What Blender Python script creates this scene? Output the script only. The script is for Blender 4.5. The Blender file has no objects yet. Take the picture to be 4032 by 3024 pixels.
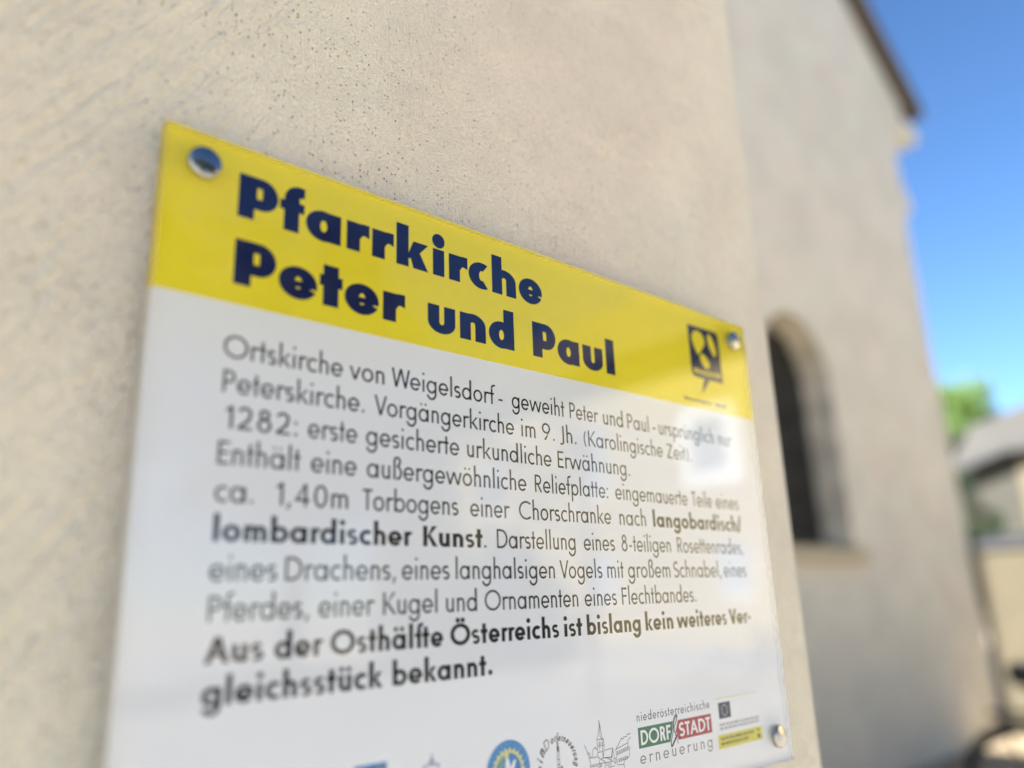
import bpy, bmesh, math, random
from mathutils import Vector, Matrix
from mathutils.geometry import delaunay_2d_cdt
random.seed(7)
S = bpy.context.scene
COL = S.collection
R = math.radians

# ------------------------------------------------------------------ camera
cam_d = bpy.data.cameras.new("camera")
cam = bpy.data.objects.new("camera", cam_d); COL.objects.link(cam)
cam_d.sensor_width = 36.0; cam_d.lens = 27.85
cam_d.clip_start = 0.01; cam_d.clip_end = 2000
cam.matrix_world = Matrix(((0.7430973, -0.15403672, -0.65121355, -0.08860636),
                           (-0.66829062, -0.22107322, -0.71029168, -0.29650338),
                           (-0.03455488, 0.96301574, -0.26722021, 1.45),
                           (0, 0, 0, 1)))
cam_d.dof.use_dof = True
cam_d.dof.focus_distance = 0.425
cam_d.dof.aperture_fstop = 2.4
S.camera = cam

# ------------------------------------------------------------------ sky, sun, exposure
SUN = Vector((-0.85, 0.007, 0.60)).normalized()
W = bpy.data.worlds.new("World"); S.world = W; W.use_nodes = True
nt = W.node_tree; nt.nodes.clear()
sky = nt.nodes.new("ShaderNodeTexSky"); sky.sky_type = 'NISHITA'; sky.sun_disc = False
sky.sun_elevation = math.asin(SUN.z); sky.sun_rotation = math.atan2(SUN.x, SUN.y)
sky.air_density = 0.72; sky.dust_density = 0.1; sky.ozone_density = 3.0; sky.altitude = 200
bg = nt.nodes.new("ShaderNodeBackground"); bg.inputs[1].default_value = 0.05
wo = nt.nodes.new("ShaderNodeOutputWorld")
hs_ = nt.nodes.new("ShaderNodeHueSaturation"); hs_.inputs['Saturation'].default_value = 1.12
nt.links.new(sky.outputs[0], hs_.inputs['Color']); nt.links.new(hs_.outputs[0], bg.inputs[0]); nt.links.new(bg.outputs[0], wo.inputs[0])
sd = bpy.data.lights.new("sun", 'SUN'); sd.energy = 5.0; sd.angle = R(0.5); sd.color = (1.0, 0.955, 0.88)
so = bpy.data.objects.new("sun", sd); COL.objects.link(so)
so.rotation_euler = (-SUN).to_track_quat('-Z', 'Y').to_euler(); so.location = SUN * 30
S.view_settings.view_transform = 'Standard'; S.view_settings.look = 'None'
S.view_settings.exposure = 2.55; S.view_settings.gamma = 1.0
S.view_settings.use_curve_mapping = False
S.cycles.max_bounces = 16; S.cycles.diffuse_bounces = 8; S.cycles.glossy_bounces = 8; S.cycles.transmission_bounces = 12

# ------------------------------------------------------------------ helpers
def tag(o, label=None, cat=None, group=None, kind=None):
    if label: o['label'] = label
    if cat: o['category'] = cat
    if group: o['group'] = group
    if kind: o['kind'] = kind
    return o

def mesh_obj(name, verts, faces, mat=None, parent=None, smooth=False):
    me = bpy.data.meshes.new(name); me.from_pydata([tuple(v) for v in verts], [], faces); me.update()
    if mat: me.materials.append(mat)
    if smooth:
        for p in me.polygons: p.use_smooth = True
    o = bpy.data.objects.new(name, me); COL.objects.link(o)
    if parent: o.parent = parent
    return o

def empty(name, loc=(0, 0, 0)):
    o = bpy.data.objects.new(name, None); COL.objects.link(o); o.location = loc
    o.empty_display_size = 0.1
    return o

class MB:
    def __init__(s): s.v = []; s.f = []
    def add(s, v, f):
        n = len(s.v); s.v += [tuple(a) for a in v]; s.f += [tuple(i + n for i in q) for q in f]; return s
    def box(s, a, b):
        x0, y0, z0 = a; x1, y1, z1 = b
        return s.add([(x0,y0,z0),(x1,y0,z0),(x1,y1,z0),(x0,y1,z0),(x0,y0,z1),(x1,y0,z1),(x1,y1,z1),(x0,y1,z1)],
                     [(0,3,2,1),(4,5,6,7),(0,1,5,4),(1,2,6,5),(2,3,7,6),(3,0,4,7)])
    def tube(s, pts, r, n=10, r2=None, caps=True):
        pts = [Vector(p) for p in pts]; m = len(pts); rings = []
        for i, p in enumerate(pts):
            d = (pts[min(i+1, m-1)] - pts[max(i-1, 0)]).normalized()
            a = Vector((0,0,1)) if abs(d.z) < .9 else Vector((1,0,0))
            u = d.cross(a).normalized(); w = d.cross(u).normalized()
            rr = r if r2 is None else r + (r2 - r) * i / (m - 1)
            rings.append([p + (u*math.cos(2*math.pi*k/n) + w*math.sin(2*math.pi*k/n))*rr for k in range(n)])
        v = [q for g in rings for q in g]; f = []
        for i in range(m-1):
            for k in range(n):
                f.append((i*n+k, i*n+(k+1)%n, (i+1)*n+(k+1)%n, (i+1)*n+k))
        if caps: f.append(tuple(range(n-1, -1, -1))); f.append(tuple((m-1)*n+k for k in range(n)))
        return s.add(v, f)
    def lathe(s, prof, M, n=32):
        v = []; f = []; m = len(prof)
        for k in range(n):
            a = 2*math.pi*k/n
            for r, z in prof: v.append(M @ Vector((r*math.cos(a), r*math.sin(a), z)))
        for k in range(n):
            for i in range(m-1):
                f.append((k*m+i, ((k+1)%n)*m+i, ((k+1)%n)*m+i+1, k*m+i+1))
        return s.add(v, f)
    def build(s, name, mat, parent=None, smooth=False): return mesh_obj(name, s.v, s.f, mat, parent, smooth)

def new_mat(name):
    m = bpy.data.materials.new(name); m.use_nodes = True
    nt = m.node_tree; b = nt.nodes['Principled BSDF']
    return m, nt, b

def simple(name, col, rough=0.6, metal=0.0, spec=0.5, var=0.0, scale=20.0, bump=0.0, coat=0.0):
    m, nt, b = new_mat(name)
    b.inputs['Base Color'].default_value = (*col, 1); b.inputs['Roughness'].default_value = rough
    b.inputs['Metallic'].default_value = metal; b.inputs['Specular IOR Level'].default_value = spec
    b.inputs['Coat Weight'].default_value = coat
    if var or bump:
        tc = nt.nodes.new('ShaderNodeTexCoord'); n = nt.nodes.new('ShaderNodeTexNoise')
        n.inputs['Scale'].default_value = scale; n.inputs['Detail'].default_value = 6
        nt.links.new(tc.outputs['Object'], n.inputs['Vector'])
        if var:
            r = nt.nodes.new('ShaderNodeMapRange'); r.inputs['From Min'].default_value = .3; r.inputs['From Max'].default_value = .7
            r.inputs['To Min'].default_value = 1 - var; r.inputs['To Max'].default_value = 1 + var
            nt.links.new(n.outputs['Fac'], r.inputs['Value'])
            mx = nt.nodes.new('ShaderNodeVectorMath'); mx.operation = 'SCALE'; mx.inputs[0].default_value = col
            nt.links.new(r.outputs[0], mx.inputs['Scale']); nt.links.new(mx.outputs[0], b.inputs['Base Color'])
        if bump:
            bp = nt.nodes.new('ShaderNodeBump'); bp.inputs['Distance'].default_value = bump; bp.inputs['Strength'].default_value = 1
            nt.links.new(n.outputs['Fac'], bp.inputs['Height']); nt.links.new(bp.outputs[0], b.inputs['Normal'])
    return m

def N(nt, t, **kw):
    n = nt.nodes.new(t)
    for k, v in kw.items():
        if k in n.inputs: n.inputs[k].default_value = v
        else: setattr(n, k, v)
    return n
def math_n(nt, op, a, b=None, c=None, clamp=False):
    n = nt.nodes.new('ShaderNodeMath'); n.operation = op; n.use_clamp = clamp
    for i, x in enumerate((a, b, c)):
        if x is None: continue
        if isinstance(x, (int, float)): n.inputs[i].default_value = x
        else: nt.links.new(x, n.inputs[i])
    return n.outputs[0]
def maprange(nt, v, a, b, c, d):
    n = nt.nodes.new('ShaderNodeMapRange'); n.interpolation_type = 'SMOOTHSTEP'
    for i, x in zip(('From Min','From Max','To Min','To Max'), (a,b,c,d)): n.inputs[i].default_value = x
    nt.links.new(v, n.inputs['Value']); return n.outputs[0]

# plaster: trowelled lime render with brush streaks, grains and small pits of darker colour
def plaster(name, col, fine=True):
    m, nt, b = new_mat(name); L = nt.links.new
    tc = N(nt, 'ShaderNodeTexCoord'); P = tc.outputs['Object']
    b.inputs['Roughness'].default_value = .92; b.inputs['Specular IOR Level'].default_value = .25
    def noise(scale, detail=4, rough=.55, vec=P, rot=None, sc=None, dist=0):
        n = N(nt, 'ShaderNodeTexNoise', Scale=scale, Detail=detail, Roughness=rough, Distortion=dist)
        if rot is not None or sc is not None:
            mp = N(nt, 'ShaderNodeMapping'); mp.vector_type = 'POINT'
            mp.inputs['Rotation'].default_value = rot or (0,0,0); mp.inputs['Scale'].default_value = sc or (1,1,1)
            # rotate first, then squeeze
            if rot is not None:
                rt = N(nt, 'ShaderNodeVectorRotate'); rt.rotation_type = 'EULER_XYZ'; rt.inputs['Rotation'].default_value = rot
                L(vec, rt.inputs['Vector']); mp.inputs['Rotation'].default_value = (0,0,0); L(rt.outputs[0], mp.inputs['Vector'])
            else: L(vec, mp.inputs['Vector'])
            L(mp.outputs[0], n.inputs['Vector'])
        else: L(vec, n.inputs['Vector'])
        return n.outputs['Fac']
    big = noise(3.0, 5); mid = noise(28, 4)
    f1 = maprange(nt, big, .3, .7, .93, 1.06); f2 = maprange(nt, mid, .3, .7, .965, 1.035)
    fac = math_n(nt, 'MULTIPLY', f1, f2)
    if fine:
        sx = N(nt, 'ShaderNodeSeparateXYZ'); L(P, sx.inputs[0])
        # where the trowel went straight up (right) and where it swept round (left)
        wob = math_n(nt, 'MULTIPLY', math_n(nt, 'SUBTRACT', noise(9, 2), .5), .22)
        side = maprange(nt, math_n(nt, 'ADD', sx.outputs[0], wob), -.02, .10, 0, 1)
        grain = noise(620, 3, .6)
        grit = noise(1500, 2, .6)
        vert = noise(1, 4, .6, sc=(520, 520, 22))
        vert2 = noise(1, 2, .5, sc=(1300, 1300, 90))
        diag = noise(1, 3, .5, rot=(0, R(-33), 0), sc=(210, 210, 26), dist=.4)
        lump = noise(95, 3, .5)
        vmask = maprange(nt, noise(14, 3), .38, .62, .25, 1)
        a = math_n(nt, 'MULTIPLY', math_n(nt, 'MULTIPLY', math_n(nt, 'MULTIPLY', vert, vmask), side), 1.5)
        a2 = math_n(nt, 'MULTIPLY', math_n(nt, 'MULTIPLY', vert2, vmask), .55)
        d = math_n(nt, 'MULTIPLY', diag, maprange(nt, side, 0, 1, 2.2, .2))
        l = math_n(nt, 'MULTIPLY', lump, maprange(nt, side, 0, 1, .8, .5))
        h = math_n(nt, 'ADD', math_n(nt, 'ADD', a, a2), math_n(nt, 'ADD', d, l))
        h = math_n(nt, 'ADD', h, math_n(nt, 'MULTIPLY', grain, .75))
        h = math_n(nt, 'ADD', h, math_n(nt, 'MULTIPLY', grit, .5))
        vo = N(nt, 'ShaderNodeTexVoronoi', Scale=430, Randomness=1.0); L(P, vo.inputs['Vector'])
        pit0 = maprange(nt, vo.outputs['Distance'], .10, .27, 1, 0)
        sel = N(nt, 'ShaderNodeSeparateColor'); L(vo.outputs['Color'], sel.inputs[0])
        dens = maprange(nt, noise(18, 3), .35, .65, .88, .55)
        pick = math_n(nt, 'GREATER_THAN', sel.outputs[0], dens)
        edge = maprange(nt, noise(900, 2), .35, .6, .0, 1)
        pit = math_n(nt, 'MULTIPLY', math_n(nt, 'MULTIPLY', pit0, pick), edge)
        h = math_n(nt, 'SUBTRACT', h, math_n(nt, 'MULTIPLY', pit, 1.2))
        bp = N(nt, 'ShaderNodeBump', Strength=1.0, Distance=.0022); L(h, bp.inputs['Height']); L(bp.outputs[0], b.inputs['Normal'])
        fac = math_n(nt, 'MULTIPLY', fac, maprange(nt, pit, 0, 1, 1, .4))
        fac = math_n(nt, 'MULTIPLY', fac, maprange(nt, grain, .3, .7, .955, 1.045))
    else:
        bp = N(nt, 'ShaderNodeBump', Strength=1.0, Distance=.01); L(noise(18, 6, .65), bp.inputs['Height']); L(bp.outputs[0], b.inputs['Normal'])
    hue = N(nt, 'ShaderNodeMix'); hue.data_type = 'RGBA'
    L(maprange(nt, noise(2.5, 3), .35, .65, 0, 1), hue.inputs[0])
    hue.inputs[6].default_value = (col[0]*1.02, col[1]*.98, col[2]*.97, 1); hue.inputs[7].default_value = (col[0]*.985, col[1]*1.01, col[2]*.99, 1)
    sc = N(nt, 'ShaderNodeVectorMath'); sc.operation = 'SCALE'; L(hue.outputs[2], sc.inputs[0]); L(fac, sc.inputs['Scale'])
    L(sc.outputs[0], b.inputs['Base Color'])
    return m

M_WALL = plaster('plaster_warm', (.71, .64, .515))
M_NAVE = plaster('plaster_nave', (.66, .60, .49), fine=False)
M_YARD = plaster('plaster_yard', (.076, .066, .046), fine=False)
M_CREAM = plaster('plaster_cream', (.43, .355, .20), fine=False)
M_PLINTH = simple('plinth_grey', (.25, .25, .26), .9, var=.1, scale=6)
M_GRAVEL = simple('gravel', (.385, .345, .285), .95, var=.25, scale=14, bump=.02)
M_RECESS = simple('recess_shade_brown', (.27, .215, .14), .95, var=.25, scale=9, bump=.02)  # darker than the gravel in place of shade in the recess
M_STREET = simple('street', (.30, .29, .275), .9, var=.15, scale=9, bump=.004)
M_ROOF = simple('roof_tiles_dark', (.09, .075, .06), .8, var=.25, scale=12)
M_FASCIA = simple('fascia_wood', (.16, .12, .08), .7, var=.2, scale=9)
M_GREYROOF = simple('roof_grey', (.058, .056, .050), .85, var=.1, scale=4)
M_SHADEWALL = simple('house_wall_shade', (.035, .034, .027), .9, var=.1, scale=3)  # shade on the far house's left wall put into the colour
M_STONE = simple('stone', (.50, .41, .27), .85, var=.15, scale=18, bump=.004)
M_SLATE = simple('slate', (.022, .023, .026), .6, var=.2, scale=20)
M_GLASSDK = simple('dark_glass', (.012, .012, .012), .08, spec=.6)
M_LEAD = simple('lead', (.05, .05, .05), .5, metal=.6)
M_REVEAL = simple('reveal_stone', (.74, .64, .47), .9, var=.3, scale=4, bump=.006)
M_WHITEFR = simple('white_paint', (.78, .78, .76), .45, var=.03)
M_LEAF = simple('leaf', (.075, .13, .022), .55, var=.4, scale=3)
M_LEAF.node_tree.nodes['Principled BSDF'].inputs['Transmission Weight'].default_value = 0
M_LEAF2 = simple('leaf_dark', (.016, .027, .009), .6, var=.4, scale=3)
M_BARK = simple('bark', (.14, .11, .085), .9, var=.3, scale=30, bump=.01)
M_TYRE = simple('tyre', (.018, .018, .018), .8)
M_FRAME = simple('bicycle_paint', (.012, .012, .012), .6)
M_CHROME = simple('steel', (.55, .55, .55), .25, metal=1)
M_SADDLE = simple('saddle_leather', (.02, .018, .015), .5)
M_CAP = simple('polished_steel', (.34, .335, .32), .14, metal=1, var=.04, scale=600)
M_WHITE = simple('print_white', (.91, .93, .95), .6, spec=.2)
M_YELLOW = simple('print_yellow', (.97, .82, .035), .6, spec=.2, var=.015, scale=60)
M_NAVY = simple('print_navy', (.001, .009, .085), .6, spec=.2)
M_BLACK = simple('print_black', (.008, .008, .009), .6, spec=.2)
M_GREYP = simple('print_grey', (.24, .23, .24), .6, spec=.2)
M_GREEN = simple('print_green', (.008, .16, .06), .6, spec=.2)
M_RED = simple('print_red', (.42, .012, .02), .6, spec=.2)
M_LOGOY = simple('print_lemon', (.72, .66, .05), .6, spec=.2)
M_PALEY = simple('print_pale_yellow', (.72, .70, .30), .6, spec=.2)
M_BLUE = simple('print_blue', (.012, .22, .55), .6, spec=.2)
M_SKYB = simple('print_sky_blue', (.10, .42, .75), .6, spec=.2)
M_PURP = simple('print_violet', (.36, .33, .52), .6, spec=.2)
M_LGREEN = simple('print_light_green', (.25, .50, .18), .6, spec=.2)
M_ACR, _nt, _b = new_mat('clear_acrylic')
_b.inputs['Base Color'].default_value = (1, 1, 1, 1); _b.inputs['Roughness'].default_value = 0
_b.inputs['IOR'].default_value = 1.49; _b.inputs['Transmission Weight'].default_value = 1
M_EDGE, _nt, _b = new_mat('sawn_edge_shade_tint')
_b.inputs['Base Color'].default_value = (.50, .44, .33, 1); _b.inputs['Roughness'].default_value = .35  # matte cut edge; brown tint stands in for dimmer light through it
_b.inputs['IOR'].default_value = 1.49; _b.inputs['Transmission Weight'].default_value = 1

M_CURT = simple('window_pane', (.30, .33, .36), .12, spec=.6)
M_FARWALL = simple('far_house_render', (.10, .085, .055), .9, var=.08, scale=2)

# ------------------------------------------------------------------ flat shapes (print)
def tri2d(polys, holes=()):
    vs = []; fs = []
    for p in list(polys) + list(holes):
        q = []
        for x, y in p:
            if not q or abs(x-q[-1][0]) + abs(y-q[-1][1]) > 1e-6: q.append((x, y))
        p = q
        A = sum(p[i-1][0]*p[i][1] - p[i][0]*p[i-1][1] for i in range(len(p)))
        if A < 0: p = p[::-1]
        a = len(vs); vs += [Vector((x, y)) for x, y in p]; fs.append(list(range(a, len(vs))))
    npoly = len(polys)
    r = delaunay_2d_cdt(vs, [], fs, 0, 1e-6, True)
    def inside(q, x, y):
        c = False; j = len(q)-1
        for i in range(len(q)):
            if (q[i].y > y) != (q[j].y > y) and x < (q[j].x-q[i].x)*(y-q[i].y)/(q[j].y-q[i].y)+q[i].x: c = not c
            j = i
        return c
    P_ = [[vs[i] for i in f] for f in fs]
    B_ = [(min(v.x for v in q), max(v.x for v in q), min(v.y for v in q), max(v.y for v in q)) for q in P_]
    keep = []
    for f in r[2]:
        x = sum(r[0][i].x for i in f)/len(f); y = sum(r[0][i].y for i in f)/len(f)
        hit = lambda k: B_[k][0] <= x <= B_[k][1] and B_[k][2] <= y <= B_[k][3] and inside(P_[k], x, y)
        if any(hit(k) for k in range(npoly)) and not any(hit(k) for k in range(npoly, len(P_))): keep.append(f)
    return [tuple(v) for v in r[0]], keep
# ------------------------------------------------------------------ geometric lettering, drawn stroke by stroke
def _rect(x0, y0, x1, y1): return [(x0,y0),(x1,y0),(x1,y1),(x0,y1)]
def _arc(cx, cy, rx, ry, w, h, a0, a1):
    n = max(4, int(abs(a1-a0)/11)); o = []; i = []
    for k in range(n+1):
        a = R(a0+(a1-a0)*k/n); c = math.cos(a); s = math.sin(a)
        o.append((cx+rx*c, cy+ry*s)); i.append((cx+(rx-w)*c, cy+(ry-h)*s))
    return [[o[k], o[k+1], i[k+1], i[k]] for k in range(n)]
def _ell(cx, cy, rx, ry, n=18): return [(cx+rx*math.cos(2*math.pi*k/n), cy+ry*math.sin(2*math.pi*k/n)) for k in range(n)]
def _pen(pts, w):
    L = []; Rr = []; m = len(pts)
    for i, (x, y) in enumerate(pts):
        ax, ay = pts[max(i-1,0)]; bx, by = pts[min(i+1,m-1)]
        dx, dy = bx-ax, by-ay; l = math.hypot(dx, dy) or 1; nx, ny = -dy/l, dx/l
        k = 1.0
        if 0 < i < m-1:
            d1x, d1y = x-ax, y-ay; l1 = math.hypot(d1x, d1y) or 1
            c = abs((nx*(-d1y/l1)+ny*(d1x/l1))); k = min(1/max(c,.35), 1.8)
        ww = w if not callable(w) else w(i/(m-1))
        L.append((x+nx*ww/2*k, y+ny*ww/2*k)); Rr.append((x-nx*ww/2*k, y-ny*ww/2*k))
    return [[L[i], L[i+1], Rr[i+1], Rr[i]] for i in range(m-1)]
def _apts(cx, cy, rx, ry, a0, a1, n=12): return [(cx+rx*math.cos(R(a0+(a1-a0)*k/n)), cy+ry*math.sin(R(a0+(a1-a0)*k/n))) for k in range(n+1)]
def _bar(xb, xt, y0, y1, w): return [(xb,y0),(xb+w,y0),(xt+w,y1),(xt,y1)]

class Face:
    def __init__(s, w, h, X, C, rx, nW, pad, dot, eb=False):
        s.w=w; s.h=h; s.X=X; s.C=C; s.rx=rx; s.nW=nW; s.pad=pad; s.dot=dot; s.eb=eb; s.cache={}
    def glyph(s, ch):
        """(advance, left bearing, polygons)"""
        if ch in s.cache: return s.cache[ch]
        w,h,X,C,rx,nW,dot,eb = s.w,s.h,s.X,s.C,s.rx,s.nW,s.dot,s.eb
        ov=.014; ry=X/2+ov; cy=X/2; D=2*rx; sb=s.pad; rb=s.pad*.45; P=[]; l=sb; r=sb; W=nW
        def arch(x, W, up=True):
            ryy=min(W*.52, X*.48) if not eb else X*.42
            if up:
                P.append(_rect(x+W-w,0,x+W,X+ov-ryy)); return _arc(x+W/2, X+ov-ryy, W/2, ryy, w, h, 0, 150 if not eb else 140)
            P.append(_rect(x,ryy-ov,x+w,X)); return _arc(x+W/2, ryy-ov, W/2, ryy, w, h, 180, 330 if not eb else 320)
        base = {'ä':'a','ö':'o','ü':'u','Ö':'O','Ä':'A','Ü':'U'}.get(ch, ch)
        c = base
        if c=='a': P+=_arc(rx,cy,rx,ry,w,h,0,360); W=D; P.append(_rect(D-w*(1 if eb else .95),0,D+(.02 if not eb else .0),X)); l=rb; W=D+(.02 if not eb else 0)
        elif c=='b': P.append(_rect(0,0,w,1)); P+=_arc(rx,cy,rx,ry,w,h,0,360); W=D; r=rb
        elif c=='c':
            if eb: P+=_arc(rx,cy,rx,ry,w,h,62,298); W=D*.80
            else: P+=_arc(rx,cy,rx,ry,w,h,48,312); W=D*.84
            l=rb; r=rb*.6
        elif c=='d': P+=_arc(rx,cy,rx,ry,w,h,0,360); P.append(_rect(D-w,0,D+.01,1)); W=D+.01; l=rb
        elif c=='e':
            yb=cy-h*.62 if not eb else cy-h*.42
            P+=_arc(rx,cy,rx,ry,w,h,-math.degrees(math.asin((cy-yb)/ry))*.9,322 if not eb else 338); P.append(_rect(w*.5,yb,D-w*.35,yb+h*.9 if not eb else yb+h*.62)); W=D; l=rb; r=rb
        elif c=='f':
            if eb:
                P.append(_rect(.09,0,.09+w,.74)); P.append(_apts(.42,.70,.33,.32,180,95,10)+[(.52,1.02),(.52,.80),(.46,.79),(.42,.775),(.40,.74),(.09+w,.66)]); P.append(_rect(0,X-.21,.52,X)); W=.52; l=.01; r=.01
            else:
                P.append(_rect(.10,0,.10+w,.80)); q=.19+w*.25; P+=_arc(.10+q,.815,q,.20,w,h,68,180); P.append(_rect(0,X-h,.30,X)); W=.33; l=.02; r=-.01
        elif c=='g':
            P+=_arc(rx,cy,rx,ry,w,h,0,360); P.append(_rect(D-w,-.02,D,X)); P+=_arc(rx,-.02,rx,.31,w,h,-165,0); W=D; l=rb
        elif c=='h': P.append(_rect(0,0,w,1)); P+=arch(0,W)
        elif c=='i':
            W=w; P.append(_rect(0,0,w,X)); P.append(_ell(w/2, .86 if not eb else .865, dot, dot))
        elif c=='j': W=w; P.append(_rect(0,-.15,w,X)); P+=_arc(-.1,-.15,.1+w,.17,w,h,-90,0); P.append(_ell(w/2,.86,dot,dot))
        elif c=='k':
            P.append(_rect(0,0,w,1)); kk=w*1.12
            if eb: W=.85; P.append([(w*.9,X*.42),(W-.40,X),(W-.0,X),(w+.17,X*.40),(w*.9,X*.30)]); P.append([(w+.02,X*.52),(w+.30,X*.62),(W,0),(W-.40,0)])
            else: W=.46+w*.5; P.append([(w*.9,X*.46),(W-kk-.02,X),(W-.02,X),(w*1.2+.04,X*.44)]); P.append([(w*1.0+.02,X*.50),(w*1.1+.10,X*.60),(W+.02,0),(W+.02-kk*1.1,0)]); r=.01
        elif c=='l': W=w if not eb else w*1.08; P.append(_rect(0,0,W,1))
        elif c=='m': Wm_=nW*.96; P.append(_rect(0,0,w,X)); P+=arch(0,Wm_); P+=arch(Wm_-w,Wm_); W=2*Wm_-w
        elif c=='n': P.append(_rect(0,0,w,X)); P+=arch(0,W)
        elif c=='o': P+=_arc(rx,cy,rx,ry,w,h,0,360); W=D; l=r=rb
        elif c=='p': P.append(_rect(0,-.32,w,X)); P+=_arc(rx,cy,rx,ry,w,h,0,360); W=D; r=rb
        elif c=='q': P.append(_rect(D-w,-.32,D,X)); P+=_arc(rx,cy,rx,ry,w,h,0,360); W=D; l=rb
        elif c=='r':
            P.append(_rect(0,0,w,X))
            if eb: W=.55; P+=_arc(.42,X-.34,.33,.35,.26,.27,78,180); P.append([(.44,X-.26),(W,X-.29),(W,X+.01),(.40,X+.012)])
            else: P+=_arc(.235,X-.225,.235,.235,w,h,50,170); W=.33; 
            r=.0 if eb else -.005
        elif c=='s':
            h=min(h,.128); w=min(w,.15); r1=(X+.02-h)/4; xx=.150; cx=xx+w/2
            pts=_apts(cx,X+.01-h/2-r1,xx,r1,38,262,12)+_apts(cx,-.01+h/2+r1,xx,r1,84,-142,12)
            P+=_pen(pts,(w+h)/2); W=2*xx+w*.95; l=r=rb
        elif c=='t':
            if eb: P.append(_rect(.075,0,.075+w*1.05,.88)); P.append(_rect(0,X-.24,.5,X)); W=.50; l=r=.02
            else: P.append(_rect(.09,0,.09+w,.84)); P.append(_rect(0,X-h,.18+w,X)); W=.18+w; l=r=.02
        elif c=='u':
            P+=arch(0,W,False); P.append(_rect(W-w,0,W,X))
            if eb: P.pop(); P.append(_rect(W-w,X*.42-ov,W,X)); P+=_arc(W/2,X*.42-ov,W/2,X*.42,w,h,180,360)
        elif c in 'vwyx':
            a=.235+w*.35; k=w*1.04
            if c=='v': W=2*a; P+=[_bar(a-k/2,0,0,X,k),_bar(a-k/2,W-k,0,X,k)]
            elif c=='w':
                a*=.86; P+=[_bar(a-k/2,0,0,X,k),_bar(a-k/2,2*a-k/2,0,X,k),_bar(3*a-k/2,2*a-k/2,0,X,k),_bar(3*a-k/2,4*a-k,0,X,k)]; W=4*a
            elif c=='y': W=2*a; P+=[_bar(a-k/2,0,0,X,k),_bar(a-k/2-.16,W-k,-.32,X,k)]
            else: W=2*a; P+=[_bar(0,W-k,0,X,k),_bar(W-k,0,0,X,k)]
            l=r=.01
        elif c=='z': W=.42; P+=[_rect(0,X-h,W,X),_rect(0,0,W,h),[(0,h*.5),(w*1.3,h*.5),(W,X-h*.5),(W-w*1.3,X-h*.5)]]
        elif c=='ß':
            P.append(_rect(0,0,w,.80)); P+=_arc(.20,.80,.20,.21,w,h,0,180); P+=_arc(.20,.80,.20,.25,w,h,-90,0); P+=_arc(.22,.295,.235,.305,w,h,-90,90); P.append(_rect(.16,-.01,.23,h-.01)); P.append(_rect(.15,.55,.24,.55+h*.5)); W=.455; r=rb
        elif c in 'DPRB':
            W = {'D':.72,'P':.50,'R':.50,'B':.52}[c]
            if eb and c=='P': W=.80
            y0 = 0 if c in 'D' else (C*.42 if not eb else .235)
            r_=(C-y0)/2; xm=max(W-r_, w*.8)
            P.append(_rect(0,0,w,C)); P.append(_rect(w*.5,C-h,xm,C)); P.append(_rect(w*.5,y0,xm,y0+h*(1 if not eb else 1.1))); P+=_arc(xm,(C+y0)/2,W-xm,r_,w,h,-90,90)
            if eb and c=='P': P.append(_rect(w*.8,y0,w+.04,C))
            if c=='R': P.append([(w+.02,y0+h*.5),(w+.04+w*1.2,y0+h*.5),(W+.04,0),(W+.04-w*1.15,0)]); W+=.04; 
            if c=='B': P+=_arc(xm,C*.26,W-xm+.02,C*.26,w,h,-90,90); P.append(_rect(w*.5,0,xm,h))
            r=rb
        elif c in 'EFLT':
            W=.44
            if c=='T': W=.50; P.append(_rect(W/2-w/2,0,W/2+w/2,C)); P.append(_rect(0,C-h,W,C)); l=r=.01
            else:
                P.append(_rect(0,0,w,C))
                if c in 'EF': P.append(_rect(w*.5,C-h,W,C)); P.append(_rect(w*.5,C*.5-h*.4,W*.94,C*.5+h*.6))
                if c in 'EL': P.append(_rect(w*.5,0,W,h))
                r=.04
        elif c in 'OQ': W=.98+w*.3; P+=_arc(W/2,C/2,W/2,C/2+.02,w,h,0,360); l=r=rb
        elif c=='C': q=.49+w*.15; P+=_arc(q,C/2,q,C/2+.02,w,h,48,312); W=q*1.68; l=rb; r=rb
        elif c=='G': q=.49+w*.15; P+=_arc(q,C/2,q,C/2+.02,w,h,42,360); P.append(_rect(q,C/2-h/2,2*q,C/2+h/2)); W=2*q; l=r=rb
        elif c=='S':
            r1=(C+.03-h)/4; xx=.19; cx=xx+w/2
            P+=_pen(_apts(cx,C+.015-h/2-r1,xx,r1,32,262,14)+_apts(cx,-.015+h/2+r1,xx*1.08,r1,84,-148,14),(w+h)/2); W=2*xx*1.04+w; l=r=rb
        elif c=='K': kk=w*1.15; W=.58+w*.4; P.append(_rect(0,0,w,C)); P.append([(w*.9,C*.42),(W-kk-.02,C),(W-.02,C),(w+.02,C*.40+.02)]); P.append([(w*1.1,C*.50),(w*1.3+.07,C*.60),(W+.02,0),(W+.02-kk*1.05,0)]); r=.0
        elif c in 'AVWMX':
            k=w*1.05
            if c=='A': W=.74+w*.3; a=W/2; P+=[_bar(0,a-k/2,0,C,k),_bar(W-k,a-k/2,0,C,k)]; P.append(_rect(W*.2,C*.26,W*.8,C*.26+h*.9)); l=r=.0
            if c=='V': W=.64+w*.3; a=W/2; P+=[_bar(a-k/2,0,0,C,k),_bar(a-k/2,W-k,0,C,k)]; l=.0; r=-.03
            if c=='X': W=.6; P+=[_bar(0,W-k,0,C,k),_bar(W-k,0,0,C,k)]
            if c=='W': W=1.0; a=W/4; P+=[_bar(a-k/2,0,0,C,k),_bar(a-k/2,2*a-k/2,0,C,k),_bar(3*a-k/2,2*a-k/2,0,C,k),_bar(3*a-k/2,4*a-k,0,C,k)]; l=.0; r=-.03
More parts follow.
